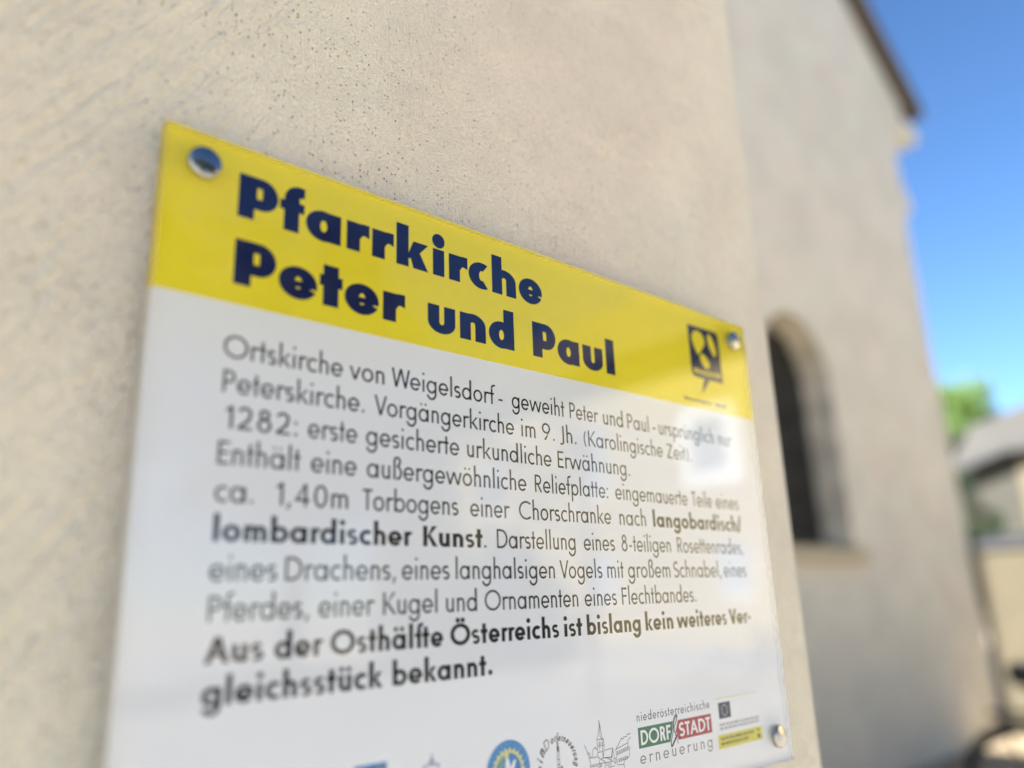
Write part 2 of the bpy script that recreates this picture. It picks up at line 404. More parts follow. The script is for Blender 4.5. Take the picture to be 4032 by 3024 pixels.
            if c=='M': W=.8; P+=[_rect(0,0,w,C),_rect(W-w,0,W,C),_bar(W/2-k/2,0,.0,C,k),_bar(W/2-k/2,W-k,.0,C,k)]
        elif c=='N': W=.66; P+=[_rect(0,0,w,C),_rect(W-w,0,W,C),_bar(W-w*1.2,0,0,C,w*1.2)]
        elif c=='H': W=.62; P+=[_rect(0,0,w,C),_rect(W-w,0,W,C),_rect(w*.5,C/2-h/2,W-w*.5,C/2+h/2)]
        elif c=='I': W=w; P.append(_rect(0,0,w,C))
        elif c=='J': W=.18+w; P.append(_rect(.18,.05,.18+w,C)); P+=_arc(.18+w-.2,.05,.2,.20,w,h,-125,0); l=0.01
        elif c=='U': W=.60; P+=[_rect(0,.3,w,C),_rect(W-w,.3,W,C)]; P+=_arc(W/2,.3,W/2,.31,w,h,180,360)
        elif c=='Z': W=.54; P+=[_rect(0,C-h,W,C),_rect(0,0,W,h),[(0,h*.5),(w*1.25,h*.5),(W,C-h*.5),(W-w*1.25,C-h*.5)]]
        elif c=='1': W=.20+w; P.append(_rect(.20,0,.20+w,C)); P.append([(.20+w*.5,C),(0.03,C-.17),(.09,C-.25),(.22+w*.5,C-.13)]); l=.06
        elif c=='2': W=.52; P+=_pen(_apts(.25,C-.235,.20,.195,165,-25,10)+[(.40,C*.46),(.05,h*.6)],w); P.append(_rect(0,0,W,h))
        elif c=='8': W=.54; P+=_arc(.27,C-.205,.205,.215,w,h,0,360); P+=_arc(.27,.26,.265,.275,w,h,0,360)
        elif c=='9': W=.58; P+=_arc(.29,C-.275,.29,.285,w,h,0,360); P.append([(.53,C*.58),(.57,C*.66),(.24+w*.3,0),(.12,0)])
        elif c=='0': W=.56; P+=_arc(W/2,C/2,W/2,C/2+.015,w,h,0,360)
        elif c=='4': W=.60; P+=[_rect(.37,0,.37+w,C),_rect(0,.20,W,.20+h),[(0,.22),(w*1.1,.24),(.37+w*.6,C),(.37,C)]]
        elif c=='.': W=2*dot; P.append(_ell(dot,dot,dot,dot))
        elif c==',': W=2*dot; P.append([(dot*.7,.12),(dot*2.3,.12),(dot*.9,-.15),(-dot*.3,-.15)])
        elif c==':': W=2*dot; P+=[_ell(dot,dot,dot,dot),_ell(dot,X-dot,dot,dot)]
        elif c=='-': W=.24; P.append(_rect(0,.24,W,.24+h*.95))
        elif c=='/': W=.42; P.append(_bar(0,W-w,-.05,1.0,w)); l=r=0
        elif c=='(': W=.20; P+=_pen(_apts(.62,.38,.58,.68,142,218,8),w*.8)
        elif c==')': W=.20; P+=_pen(_apts(-.42,.38,.58,.68,38,-38,8),w*.8)
        elif c==' ': W=.30; l=r=0
        if ch in 'äöü':
            q=W/2 if ch!='ä' else rx; g=.11+dot*.3; P+=[_ell(q-g,.80,dot*.86,dot*.86,12),_ell(q+g,.80,dot*.86,dot*.86,12)]
        if ch in 'ÖÄÜ':
            P+=[_ell(W/2-.13,C+.15,dot,dot,12),_ell(W/2+.13,C+.15,dot,dot,12)]
        res=None
        if P: v,f=tri2d(P)
        else: v,f=[],[]
        s.cache[ch]=(W,l,r,v,f); return s.cache[ch]
    def lay(s, text, track=0):
        x=0; out=[]; first=True; end=0
        for ch in text:
            W,l,r,v,f=s.glyph(ch)
            if first: x=-l; first=False
            x+=l; out.append((x,v,f)); x+=W; end=x; x+=r+track
        return end,out
LIGHT=Face(.108,.098,.585,.885,.288,.43,.085,.062)
BOLD=Face(.195,.165,.60,.885,.315,.52,.070,.115)
HEAVY=Face(.322,.212,.655,.915,.398,.775,.066,.18,eb=True)
MEDC=Face(.17,.15,.60,.90,.28,.48,.08,.09)

Z0=1.64368; YB=.0075
def P3(x,y,layer=0): return (x/1000., YB-layer*.00004, Z0-y/1000.)
class Print:
    def __init__(s, layer): s.v=[]; s.f=[]; s.layer=layer
    def add(s, v, f, fn=None):
        n=len(s.v)
        for x,y in v:
            if fn: x,y=fn(x,y)
            s.v.append(P3(x,y,s.layer))
        s.f+=[tuple(i+n for i in q) for q in f]
    def polys(s, ps, holes=()): v,f=tri2d(ps,holes); s.add(v,f)
    def text(s, face, t, x0, x1, base, size, track=0, shear=0):
        W,g=face.lay(t,track); k=(x1-x0)/W
        for gx,v,f in g: s.add(v,f,lambda a,b:(x0+(gx+a+b*shear)*k, base-b*size))
    def arctext(s, face, t, cx, cy, r, a0, a1, size, shear=0, sx=1.0, inward=False):
        W,g=face.lay(t); W=max(W,.01)
        for gx,v,f in g:
            q=[p[0] for p in v]; mid=gx+((min(q)+max(q))/2 if q else 0)
            a=R(a0+(a1-a0)*mid/W); dx,dy=math.sin(a),math.cos(a)   # clock angle
            cxm=(min(q)+max(q))/2 if q else 0
            def fn(u,b):
                lx=(u-cxm+b*shear)*size*sx; rr=r+b*size
                return (cx+dx*rr+dy*lx, cy-dy*rr+dx*lx)
            s.add(v,f,fn)
    def build(s, name, mat, parent): return mesh_obj(name, s.v, s.f, mat, parent)

# ================================================================== SETTING
g = mesh_obj('ground', [(-500,-500,0),(500,-500,0),(500,500,0),(-500,500,0)], [(0,1,2,3)], M_GRAVEL); tag(g, kind='structure')
g = mesh_obj('street', [(-60,-60,.004),(13.2,-60,.004),(13.2,-3.2,.004),(-60,-3.2,.004)], [(0,1,2,3)], M_STREET); tag(g, kind='structure')
g = mesh_obj('shade_ground_sheet', [(.6,.35,.004),(9.4,.35,.004),(9.4,2.85,.004),(.6,2.85,.004)], [(0,1,2,3)], M_RECESS); tag(g, kind='structure')  # added sheet over the gravel, its darker colour standing in for shade
k = MB().box((13.2,-60,0),(13.34,-3.2,.12)); tag(k.build('kerb', M_STONE), kind='structure')
g = mesh_obj('pavement', [(13.34,-60,.10),(14.1,-60,.10),(14.1,-3.2,.10),(13.34,-3.2,.10)], [(0,1,2,3)], M_PLINTH); tag(g, kind='structure')

# ================================================================== CHURCH
YW = .0135
church = empty('church', (0, 0, 0))
tag(church, 'plastered church with a projecting wall block, arched window and steep gable', 'church')
# projecting block with a softly rounded vertical edge
XR = .487; rr = .012; HT = 5.6
outline = [(-10, 12.3), (-10, YW)] + [(XR - rr + rr*math.sin(R(a)), YW + rr - rr*math.cos(R(a))) for a in (0, 18, 36, 54, 72, 90)] + [(XR, 12.3)]
n = len(outline)
v = [(x, y, 0) for x, y in outline] + [(x, y, HT) for x, y in outline]
f = [(i, (i+1) % n, n+(i+1) % n, n+i) for i in range(n)] + [tuple(range(n, 2*n))]
tw = mesh_obj('tower_wall', v, f, M_WALL, church); tag(tw, 'warm beige trowelled plaster wall')
for p in tw.data.polygons: p.use_smooth = 2 <= p.index <= 6
# nave gable wall with the arched opening
YN = 2.85; DW = .30
ax0, ax1, zs, zc = 5.54, 6.68, 1.80, 3.24
arch = [(ax0, zs), (ax1, zs)] + [((ax0+ax1)/2 + .57*math.cos(R(a)), zc + .57*math.sin(R(a))) for a in range(0, 181, 12)]
out = [(XR-.2, 0), (9.34, 0), (9.36, 2.4), (9.31, 4.0), (9.28, 5.3), (9.29, 5.7), (9.40, 5.82), (9.56, 5.95), (9.52, 6.08), (9.36, 6.22), (9.34, 6.62), (9.60, 6.90), (9.72, 7.02), (9.70, 7.25), (9.80, 7.48), (4.6, 11.55), (XR-.2, 8.32)]
v2, f2 = tri2d([out], [arch])
nv = len(v2)
v = [(x, YN, z) for x, z in v2]; f = [tuple(q) for q in f2]
m = len(out); b0 = len(v); v += [(x, YN, z) for x, z in out] + [(x, 14.0, z) for x, z in out]
for i in range(m): f.append((b0+i, b0+(i+1) % m, b0+m+(i+1) % m, b0+m+i))
mesh_obj('nave_wall', v, f, M_NAVE, church)
m = len(arch); v = [(x, YN, z) for x, z in arch] + [(x, YN+DW, z) for x, z in arch]
mesh_obj('window_reveal', v, [(i, (i+1) % m, m+(i+1) % m, m+i) for i in range(m)], M_REVEAL, church)
# window in the opening
wv, wf = tri2d([arch]); win = mesh_obj('arched_window', [(x, YN+DW-.03, z) for x, z in wv], wf, M_GLASSDK, church)
b = MB()
for xx in (5.8, 6.11, 6.42): b.box((xx-.012, YN+DW-.055, zs), (xx+.012, YN+DW-.032, zc+.50))
for i in range(6): b.box((ax0, YN+DW-.058, zs+.3+i*.31), (ax1, YN+DW-.034, zs+.318+i*.31))
b.build('glazing_bars', M_LEAD, win)
b = MB().box((ax0-.10, YN-.07, zs-.12), (ax1+.12, YN+.04, zs-.004)).box((ax0, YN+.04, zs-.10), (ax1, YN+DW, zs+.012))
b.build('window_sill', M_STONE, church)
b = MB().box((ax0-.02, YN-.03, zs+.014), (ax1+.04, YN+DW-.06, zs+.03)); b.build('sill_cover', M_SLATE, church)
# kneeler stone and cornice end
b = MB().add([(9.3,YN-.05,6.98),(9.98,YN-.05,6.98),(10.08,YN-.05,7.10),(10.08,YN-.05,7.24),(9.3,YN-.05,7.24),(9.3,YN+.35,6.98),(9.98,YN+.35,6.98),(10.08,YN+.35,7.10),(10.08,YN+.35,7.24),(9.3,YN+.35,7.24)],
     [(0,1,2,3,4),(9,8,7,6,5),(0,5,6,1),(1,6,7,2),(2,7,8,3),(3,8,9,4),(4,9,5,0)]); b.build('kneeler', M_NAVE, church)
# roof planes: verge board in front, tiles above
b = MB()
def slab(x0, z0, x1, z1, t, ya, yb):
    b.add([(x0,ya,z0),(x1,ya,z1),(x1,ya,z1+t),(x0,ya,z0+t),(x0,yb,z0),(x1,yb,z1),(x1,yb,z1+t),(x0,yb,z0+t)], [(0,1,2,3),(7,6,5,4),(0,4,5,1),(1,5,6,2),(2,6,7,3),(3,7,4,0)])
slab(4.6, 11.60, 10.06, 7.34, .09, YN-.13, YN-.09); b.build('verge_board', M_FASCIA, church)
b = MB(); slab(4.6, 11.70, 10.12, 7.40, .10, YN-.17, 14.2); slab(XR-.19, 8.46, 4.6, 11.70, .10, YN-.10, 14.2)
b.build('roof', M_ROOF, church)

# small rusty stain on the block beside the plate: a shallow chip in the plaster
# ================================================================== GARDEN WALL
gw = empty('garden_wall', (9.5, 2.0, 0)); tag(gw, 'low tan plastered wall with dark coping running off behind the bicycle', 'wall')
def child(mb, name, mat, par):
    loc = par.location; mb.v = [(x-loc.x, y-loc.y, z-loc.z) for x, y, z in mb.v]
    return mb.build(name, mat, par)
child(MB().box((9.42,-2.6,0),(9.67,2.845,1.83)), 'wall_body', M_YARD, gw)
child(MB().add([(9.37,-2.62,1.832),(9.74,-2.62,1.832),(9.74,-2.62,1.90),(9.55,-2.62,1.98),(9.37,-2.62,1.90),(9.37,2.846,1.832),(9.74,2.846,1.832),(9.74,2.846,1.90),(9.55,2.846,1.98),(9.37,2.846,1.90)],
     [(0,1,2,3,4),(9,8,7,6,5),(0,5,6,1),(1,6,7,2),(2,7,8,3),(3,8,9,4),(4,9,5,0)]), 'coping', M_SLATE, gw)

# ================================================================== HOUSE BEHIND THE GARDEN WALL
hs = empty('grey_roofed_house', (32, 6, 0)); tag(hs, 'distant house with a pale grey roof beyond the garden wall', 'house')
child(MB().box((30,7.75,0),(38,12.5,5.7)), 'shaded_wall', M_SHADEWALL, hs)  # same house as the cream part, coloured dark grey for its shaded side
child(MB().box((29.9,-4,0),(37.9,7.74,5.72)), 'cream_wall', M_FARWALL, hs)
b = MB()
def roofq(b, pts, t=.07):
    n = len(pts); b.add(pts + [(x, y, z+t) for x, y, z in pts], [tuple(range(n))] + [tuple(range(2*n-1, n-1, -1))] + [(i, (i+1) % n, n+(i+1) % n, n+i) for i in range(n)])
roofq(b, [(29.2,-4.6,5.9),(29.2,7.9,5.9),(29.2,9.6,5.45),(31.4,9.4,7.0),(33.2,7.9,7.9),(34.0,6.5,8.1),(34,-4.6,8.6)])
roofq(b, [(34.05,-4.6,8.6),(34.05,6.5,8.1),(33.25,7.9,7.9),(31.45,9.45,7.0),(34,12.9,5.9),(38.8,12.9,5.6),(38.8,-4.6,5.6)])
child(b, 'roof', M_GREYROOF, hs)
child(MB().box((29.15,-4.6,5.70),(29.30,7.9,5.88)), 'gutter', M_SLATE, hs)
child(MB().add([(29.12,7.9,5.68),(29.3,7.9,5.68),(29.3,9.6,5.2),(29.12,9.6,5.2),(29.12,7.9,5.9),(29.3,7.9,5.9),(29.3,9.6,5.45),(29.12,9.6,5.45)],[(0,1,2,3),(7,6,5,4),(0,4,5,1),(1,5,6,2),(2,6,7,3),(3,7,4,0)]), 'gutter', M_SLATE, hs)

# ================================================================== TREES
def tree(name, label, base, h, crown_c, crown_r, n_cl, n_leaf, leaf, mat, cat='tree', seed=1, tr=.10, group=None):
    rnd = random.Random(seed); t = empty(name, base); tag(t, label, cat, group)
    b = MB(); cz = crown_c[2]
    b.tube([(0,0,0),(.03,.02,h*.35),(-.02,.05,h*.6),(crown_c[0]*.4,crown_c[1]*.4,cz)], tr, 10, tr*.45)
    for i in range(8):
        a = rnd.random()*6.28; z0 = h*(.38+.05*i)
        b.tube([(0,0,min(z0,cz)),(crown_c[0]*.5+math.cos(a)*crown_r[0]*.4,crown_c[1]*.5+math.sin(a)*crown_r[1]*.4,min(z0,cz)+crown_r[2]*.3),(crown_c[0]+math.cos(a)*crown_r[0]*.8,crown_c[1]+math.sin(a)*crown_r[1]*.8,cz+crown_r[2]*(rnd.random()-.3)*.8)], tr*.4, 6, tr*.1)
    b.build('trunk', M_BARK, t)
    b = MB()
    for c in range(n_cl):
        while True:
            p = Vector((rnd.uniform(-1,1), rnd.uniform(-1,1), rnd.uniform(-1,1)))
            if .35 < p.length < 1: break
        cc = Vector((crown_c[0]+p.x*crown_r[0], crown_c[1]+p.y*crown_r[1], crown_c[2]+p.z*crown_r[2])); cr = rnd.uniform(.16,.30)*min(crown_r)
        for k in range(n_leaf):
            d = Vector((rnd.gauss(0,1), rnd.gauss(0,1), rnd.gauss(0,1)))*cr*.6; q = cc + d
            u = Vector((rnd.gauss(0,1), rnd.gauss(0,1), rnd.gauss(0,1))).normalized(); w = u.orthogonal().normalized()
            s = leaf*rnd.uniform(.6,1.3); b.add([q-u*s, q+w*s*.55, q+u*s, q-w*s*.55], [(0,1,2,3)])
    b.build('crown', mat, t); return t
tree('broadleaf_tree', 'bright green tree crown showing over the left end of the grey roof', (44,14.0,0), 10, (0,0,9.6), (2.3,2.3,2.3), 90, 60, .16, M_LEAF, seed=3, tr=.2)
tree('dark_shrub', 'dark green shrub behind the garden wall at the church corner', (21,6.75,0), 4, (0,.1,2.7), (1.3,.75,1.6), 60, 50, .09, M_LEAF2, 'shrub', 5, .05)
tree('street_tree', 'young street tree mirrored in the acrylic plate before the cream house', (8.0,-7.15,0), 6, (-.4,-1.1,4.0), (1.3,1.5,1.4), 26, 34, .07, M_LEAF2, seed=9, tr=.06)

GR = 'trees across the street'
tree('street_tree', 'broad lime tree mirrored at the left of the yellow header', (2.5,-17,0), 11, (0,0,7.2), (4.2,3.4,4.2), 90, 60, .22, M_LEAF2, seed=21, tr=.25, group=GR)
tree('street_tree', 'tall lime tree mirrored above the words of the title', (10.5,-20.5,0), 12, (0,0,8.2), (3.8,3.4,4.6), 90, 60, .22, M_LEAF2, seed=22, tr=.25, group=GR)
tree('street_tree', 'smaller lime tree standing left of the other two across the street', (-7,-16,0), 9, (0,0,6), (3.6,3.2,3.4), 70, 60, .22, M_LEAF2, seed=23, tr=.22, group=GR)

# ================================================================== CREAM HOUSE (seen mirrored in the plate)
ch = empty('cream_house', (14, -13, 0)); tag(ch, 'sunlit cream house with white framed window, mirrored in the right side of the plate', 'house')
WN = [(-9.62,-8.42,3.78,5.26),(-9.15,-8.35,1.42,2.52),(-12.85,-11.85,3.76,5.55),(-16.6,-15.4,3.78,5.26),(-16.4,-15.5,1.42,2.6),(-12.6,-11.8,1.42,2.52)]
fac, ff = tri2d([[(-22,.45),(-4.6,.45),(-4.6,6.85),(-22,6.85)]], [[(y0,z0),(y1,z0),(y1,z1),(y0,z1)] for y0,y1,z0,z1 in WN])
b = MB().add([(14, y, z) for y, z in fac], ff)
for y0,y1,z0,z1 in WN:
    q = [(y0,z0),(y1,z0),(y1,z1),(y0,z1)]; b.add([(14,y,z) for y,z in q]+[(14.16,y,z) for y,z in q], [(i,(i+1)%4,4+(i+1)%4,4+i) for i in range(4)])
b.add([(14,-22,0.45),(14,-22,6.85),(22,-22,6.85),(22,-22,.45),(14,-4.6,.45),(14,-4.6,6.85),(22,-4.6,6.85),(22,-4.6,.45)],[(0,1,2,3),(7,6,5,4),(3,2,6,7)])
child(b, 'facade', M_CREAM, ch)
child(MB().box((13.96,-22.03,0),(22.04,-4.57,.449)), 'plinth', M_PLINTH, ch)
b = MB(); b.add([(13.2,-22.6,6.75),(13.2,-4.0,6.75),(13.2,-4.0,7.0),(13.2,-22.6,7.0),(14.2,-22.6,6.86),(14.2,-4.0,6.86),(18,-4.0,10.2),(18,-22.6,10.2),(22.8,-4.0,6.8),(22.8,-22.6,6.8)],
    [(0,1,2,3),(0,4,5,1),(3,2,6,7),(7,6,8,9),(4,9,8,5),(0,3,7,9,4),(1,5,8,6,2)])
child(b, 'roof', M_ROOF, ch)
for i,(y0,y1,z0,z1) in enumerate(WN):
    w = .16 if i == 0 else .07; b = MB()
    x0, x1 = (13.97, 14.06) if i == 0 else (14.05, 14.10)
    o = .10 if i == 0 else 0
    b.box((x0,y0-o,z0-o),(x1,y0-o+w+o,z1+o)).box((x0,y1-w,z0-o),(x1,y1+o,z1+o)).box((x0+.002,y0+w,z0-o),(x1-.002,y1-w,z0+w)).box((x0+.002,y0+w,z1-w),(x1-.002,y1-w,z1+o))
    if i: b.box((x0+.004,(y0+y1)/2-.03,z0+w),(x1-.004,(y0+y1)/2+.03,z1-w))
    wf_ = child(b, 'window', M_WHITEFR, ch)
    q = [(y0+w,z0+w),(y1-w,z0+w),(y1-w,z1-w),(y0+w,z1-w)]
    pn = mesh_obj('pane', [(14.075-14,y+13,z) for y,z in q], [(0,1,2,3)], M_CURT, wf_)

# ================================================================== BICYCLE
def bicycle(loc, ang):
    t = empty('bicycle', loc); t.rotation_euler = (0, 0, ang); tag(t, 'black bicycle parked by the church wall, only its rear wheel and saddle in view', 'bicycle')
    def wheel(cx):
        b = MB(); Mx = Matrix.Translation((cx, 0, .34)) @ Matrix.Rotation(R(90), 4, 'X')
        prof = [(.322+.026*math.cos(R(a)), .026*math.sin(R(a))) for a in range(0, 361, 30)]
        w = b.lathe(prof, Mx, 48).build('wheel', M_TYRE, t, True)
        b = MB(); prof = [(.298+.008*math.cos(R(a)), .011*math.sin(R(a))) for a in range(0, 361, 45)]
        b.lathe(prof, Mx, 48).build('rim', M_FRAME, w, True)
        b = MB()
        for i in range(28):
            a = 2*math.pi*i/28; s = .03 if i % 2 else -.03
            b.tube([(cx+.03*math.cos(a+.9), s, .34+.03*math.sin(a+.9)), (cx+.296*math.cos(a), 0, .34+.296*math.sin(a))], .0012, 4)
        b.tube([(cx, -.05, .34), (cx, .05, .34)], .02, 12); b.build('spokes', M_CHROME, w)
        b = MB()
        pts = [(cx+.362*math.cos(R(a)), .34+.362*math.sin(R(a))) for a in range(8, 178, 10)]
        v = []; 
        for x, z in pts: v += [(x,-.028,z-.006),(x,0,z+.006),(x,.028,z-.006)]
        f = []
        for i in range(len(pts)-1): f += [(3*i,3*i+1,3*i+4,3*i+3),(3*i+1,3*i+2,3*i+5,3*i+4)]
        b.add(v, f).build('mudguard', M_FRAME, t, True)
    wheel(0); wheel(1.06)
    b = MB(); bb = (.44,0,.29); st = (.27,0,.74); ht = (.84,0,.86); hb = (.89,0,.70)
    b.tube([bb, st], .016).tube([bb, hb], .019).tube([(.29,0,.68), ht], .015).tube([ht, hb], .02).tube([(0,.045,.34),(.27,.02,.70)], .008).tube([(0,-.045,.34),(.27,-.02,.70)], .008)
    b.tube([(0,.045,.34), bb], .009).tube([(0,-.045,.34), bb], .009)
    b.tube([hb,(.93,.045,.58),(1.06,.05,.34)], .011).tube([hb,(.93,-.045,.58),(1.06,-.05,.34)], .011)
    b.build('frame', M_FRAME, t, True)
    MB().tube([st, (.20,0,.93)], .013).build('seat_post', M_CHROME, t, True)
    # saddle: broad padded tail narrowing to a nose
    v = []; f = []; secs = [(-.09,.085,.0,.05),(-.075,.12,.03,.09),(-.02,.12,.038,.10),(.06,.065,.026,.06),(.14,.034,.020,.045),(.20,.026,.012,.035),(.215,.016,.0,.02)]
    for x, w, top, dep in secs:
        for k in range(12):
            a = 2*math.pi*k/12; v.append((.06+x, w*math.cos(a), .985+(top if math.sin(a) > 0 else dep)*math.sin(a)))
    for i in range(len(secs)-1):
        for k in range(12): f.append((12*i+k, 12*i+(k+1)%12, 12*i+12+(k+1)%12, 12*i+12+k))
    f += [tuple(range(11,-1,-1)), tuple(12*(len(secs)-1)+k for k in range(12))]
    mesh_obj('saddle', v, f, M_SADDLE, t, True)
    MB().add([(.02,-.06,.93),(.20,-.05,.94),(.20,-.05,.80),(.10,-.06,.80),(.02,.06,.93),(.20,.05,.94),(.20,.05,.80),(.10,.06,.80)],[(0,1,2,3),(7,6,5,4),(0,4,5,1),(1,5,6,2),(2,6,7,3),(3,7,4,0)]).build('saddle_bag', M_SADDLE, t)
    b = MB().tube([ht,(.82,0,.98),(.86,0,1.03)], .013).tube([(.66,.28,1.05),(.78,.27,1.06),(.86,.12,1.04),(.86,-.12,1.04),(.78,-.27,1.06),(.66,-.28,1.05)], .011)
    hbar = b.build('handlebar', M_CHROME, t, True)
    for s in (-1, 1): MB().tube([(.64,s*.283,1.049),(.76,s*.272,1.058)], .017).build('grip', M_TYRE, hbar, True)
    Mx = Matrix.Translation((.44,-.045,.29)) @ Matrix.Rotation(R(90), 4, 'X')
    cr = MB().lathe([(.0,.0),(.09,.0),(.095,.002),(.09,.004),(0,.004)], Mx, 32).build('crank', M_CHROME, t, True)
    MB().tube([(.44,-.06,.29),(.40,-.065,.13)], .008).build('crank_arm', M_CHROME, cr); MB().tube([(.44,.05,.29),(.48,.06,.45)], .008).build('crank_arm', M_CHROME, cr)
    for q in ((.40,-.115,.13),(.48,.11,.45)): MB().box((q[0]-.035,q[1]-.04,q[2]-.01),(q[0]+.035,q[1]+.04,q[2]+.01)).build('pedal', M_TYRE, cr)
    b = MB().box((-.17,-.06,.735),(.16,-.045,.75)).box((-.17,.045,.735),(.16,.06,.75)).box((-.17,-.045,.735),(-.155,.045,.75)).tube([(0,.05,.35),(-.12,.05,.735)],.005).tube([(0,-.05,.35),(-.12,-.05,.735)],.005)
    b.build('luggage_rack', M_FRAME, t)
    MB().tube([(.36,.05,.29),(.30,.17,.012)], .008).build('kickstand', M_CHROME, t)
    return t
bicycle((5.34, 1.40, 0), math.atan2(-.957, .29))

# ================================================================== INFORMATION PLATE
sign = empty('information_plate', (0, 0, 0))
tag(sign, 'clear acrylic church information plate with yellow header and white text panel screwed to the plaster', 'sign')
def sg(o): return o
# acrylic slab, open at the back where the print is bonded to it
w, hh = .420, .2973; z1 = Z0; z0 = Z0-hh; c = .0007
fr = [(c,z0+c),(w-c,z0+c),(w-c,z1-c),(c,z1-c)]; bk = [(0,z0),(w,z0),(w,z1),(0,z1)]
v = [(x,0,z) for x,z in fr]+[(x,c,z) for x,z in bk]+[(x,YB,z) for x,z in bk]
f = [(0,1,2,3)]+[(4+i,4+(i+1)%4,(i+1)%4,i) for i in range(4)]+[(8+i,8+(i+1)%4,4+(i+1)%4,4+i) for i in range(4)]
bmx = bmesh.new(); vs = [bmx.verts.new(q) for q in v]
for q in f: bmx.faces.new([vs[i] for i in q])
bmx.faces.new([vs[i] for i in (11,10,9,8)])
bmesh.ops.recalc_face_normals(bmx, faces=bmx.faces[:])
bmx.faces.ensure_lookup_table(); bmx.faces.remove(bmx.faces[-1])
me = bpy.data.meshes.new('acrylic_sheet'); bmx.to_mesh(me); bmx.free(); me.materials.append(M_ACR); me.materials.append(M_EDGE)
for pl in me.polygons:
    if abs(pl.normal.y) < .3: pl.material_index = 1
o = bpy.data.objects.new('acrylic_sheet', me); COL.objects.link(o); o.parent = sign
# white and yellow grounds of the print
p = Print(0); p.polys([[(0,70.6),(420,70.6),(420,297.3),(0,297.3)]]); p.build('white_panel', M_WHITE, sign)
p = Print(0); p.polys([[(0,0),(420,0),(420,70.6),(0,70.6)]]); p.build('yellow_header', M_YELLOW, sign)
p = Print(-3); p.polys([[(0,0),(420,0),(420,297.3),(0,297.3)]]); p.build('backing', M_WHITE, sign)
BASE = {1:93.7,2:108.4,3:122.9,4:137.4,5:152.0,6:166.9,7:181.7,8:196.3,9:211.0,10:225.5,11:30.8,12:61.6}
WORDS = [
(1,"Ortskirche",30.7,85.0),
(1,"von",88.4,106.9),
(1,"Weigelsdorf",110.9,174.3),
(1,"-",177.0,179.9),
(1,"geweiht",186.3,226.0),
(1,"Peter",230.2,253.8),
(1,"und",258.4,276.3),
(1,"Paul",280.3,300.9),
(1,"-",304.6,307.6),
(1,"ursprünglich",310.7,370.6),
(1,"nur",376.2,391.6),
(2,"Peterskirche.",31.3,96.4),
(2,"Vorgängerkirche",101.7,187.3),
(2,"im",192.5,202.8),
(2,"9.",207.7,217.3),
(2,"Jh.",221.5,234.5),
(2,"(Karolingische",240.7,312.8),
(2,"Zeit).",317.4,342.7),
(3,"1282:",32.7,64.2),
(3,"erste",69.1,93.0),
(3,"gesicherte",97.6,150.4),
(3,"urkundliche",155.4,213.9),
(3,"Erwähnung.",218.7,279.2),
(4,"Enthält",31.1,66.1),
(4,"eine",71.0,93.0),
(4,"außergewöhnliche",98.2,194.6),
(4,"Reliefplatte:",200.7,258.5),
(4,"eingemauerte",264.8,334.2),
(4,"Teile",338.9,360.9),
(4,"eines",365.3,391.9),
(5,"ca.",30.9,46.5),
(5,"1,40m",55.7,89.1),
(5,"Torbogens",96.3,149.3),
(5,"einer",156.6,182.0),
(5,"Chorschranke",188.7,259.6),
(5,"nach",266.9,290.8),
(5,"*langobardisch/",297.6,392.8),
(6,"*lombardischer",31.3,122.1),
(6,"*Kunst",128.6,164.0),
(6,".",164.8,166.3),
(6,"Darstellung",173.2,229.2),
(6,"eines",235.7,261.3),
(6,"8-teiligen",267.1,312.8),
(6,"Rosettenrades,",319.3,391.7),
(7,"eines",30.9,57.9),
(7,"Drachens,",61.3,113.6),
(7,"eines",117.0,143.5),
(7,"langhalsigen",147.2,212.5),
(7,"Vogels",216.2,249.3),
(7,"mit",253.4,267.4),
(7,"großem",271.1,310.2),
(7,"Schnabel,",313.7,363.3),
(7,"eines",366.5,392.4),
(8,"Pferdes,",31.4,72.1),
(8,"einer",76.6,102.7),
(8,"Kugel",107.4,136.3),
(8,"und",141.3,159.6),
(8,"Ornamenten",164.4,228.9),
(8,"eines",233.9,259.9),
(8,"Flechtbandes.",264.3,333.8),
(9,"*Aus",31.0,53.8),
(9,"*der",58.2,78.6),
(9,"*Osthälfte",82.4,139.4),
(9,"*Österreichs",143.5,213.4),
(9,"*ist",217.3,230.8),
(9,"*bislang",234.5,278.8),
(9,"*kein",283.1,308.9),
(9,"*weiteres",312.4,364.1),
(9,"*Ver-",367.3,391.6),
(10,"*gleichsstück",31.0,107.2),
(10,"*bekannt.",112.4,168.1),
(11,"#Pfarrkirche",32.7,212.5),
(12,"#Peter",32.7,118.4),
(12,"#und",131.9,189.7),
(12,"#Paul",203.6,272.5),
]
for ln in range(1, 13):
    fam = {}
    for l, t, x0, x1 in WORDS:
        if l != ln: continue
        key = t[0] if t[0] in '*#' and len(t) > 1 else ''
        if key not in fam: fam[key] = Print(1)
        face = {'':LIGHT,'*':BOLD,'#':HEAVY}[key]; tt = t[1:] if key else t
        fam[key].text(face, tt, x0, x1, BASE[ln], 22.3 if key == '#' else 10.5)
    for key, p in fam.items():
        o = p.build('title_lettering' if key == '#' else ('bold_lettering' if key else 'lettering'), M_NAVY if key == '#' else M_BLACK, sign)

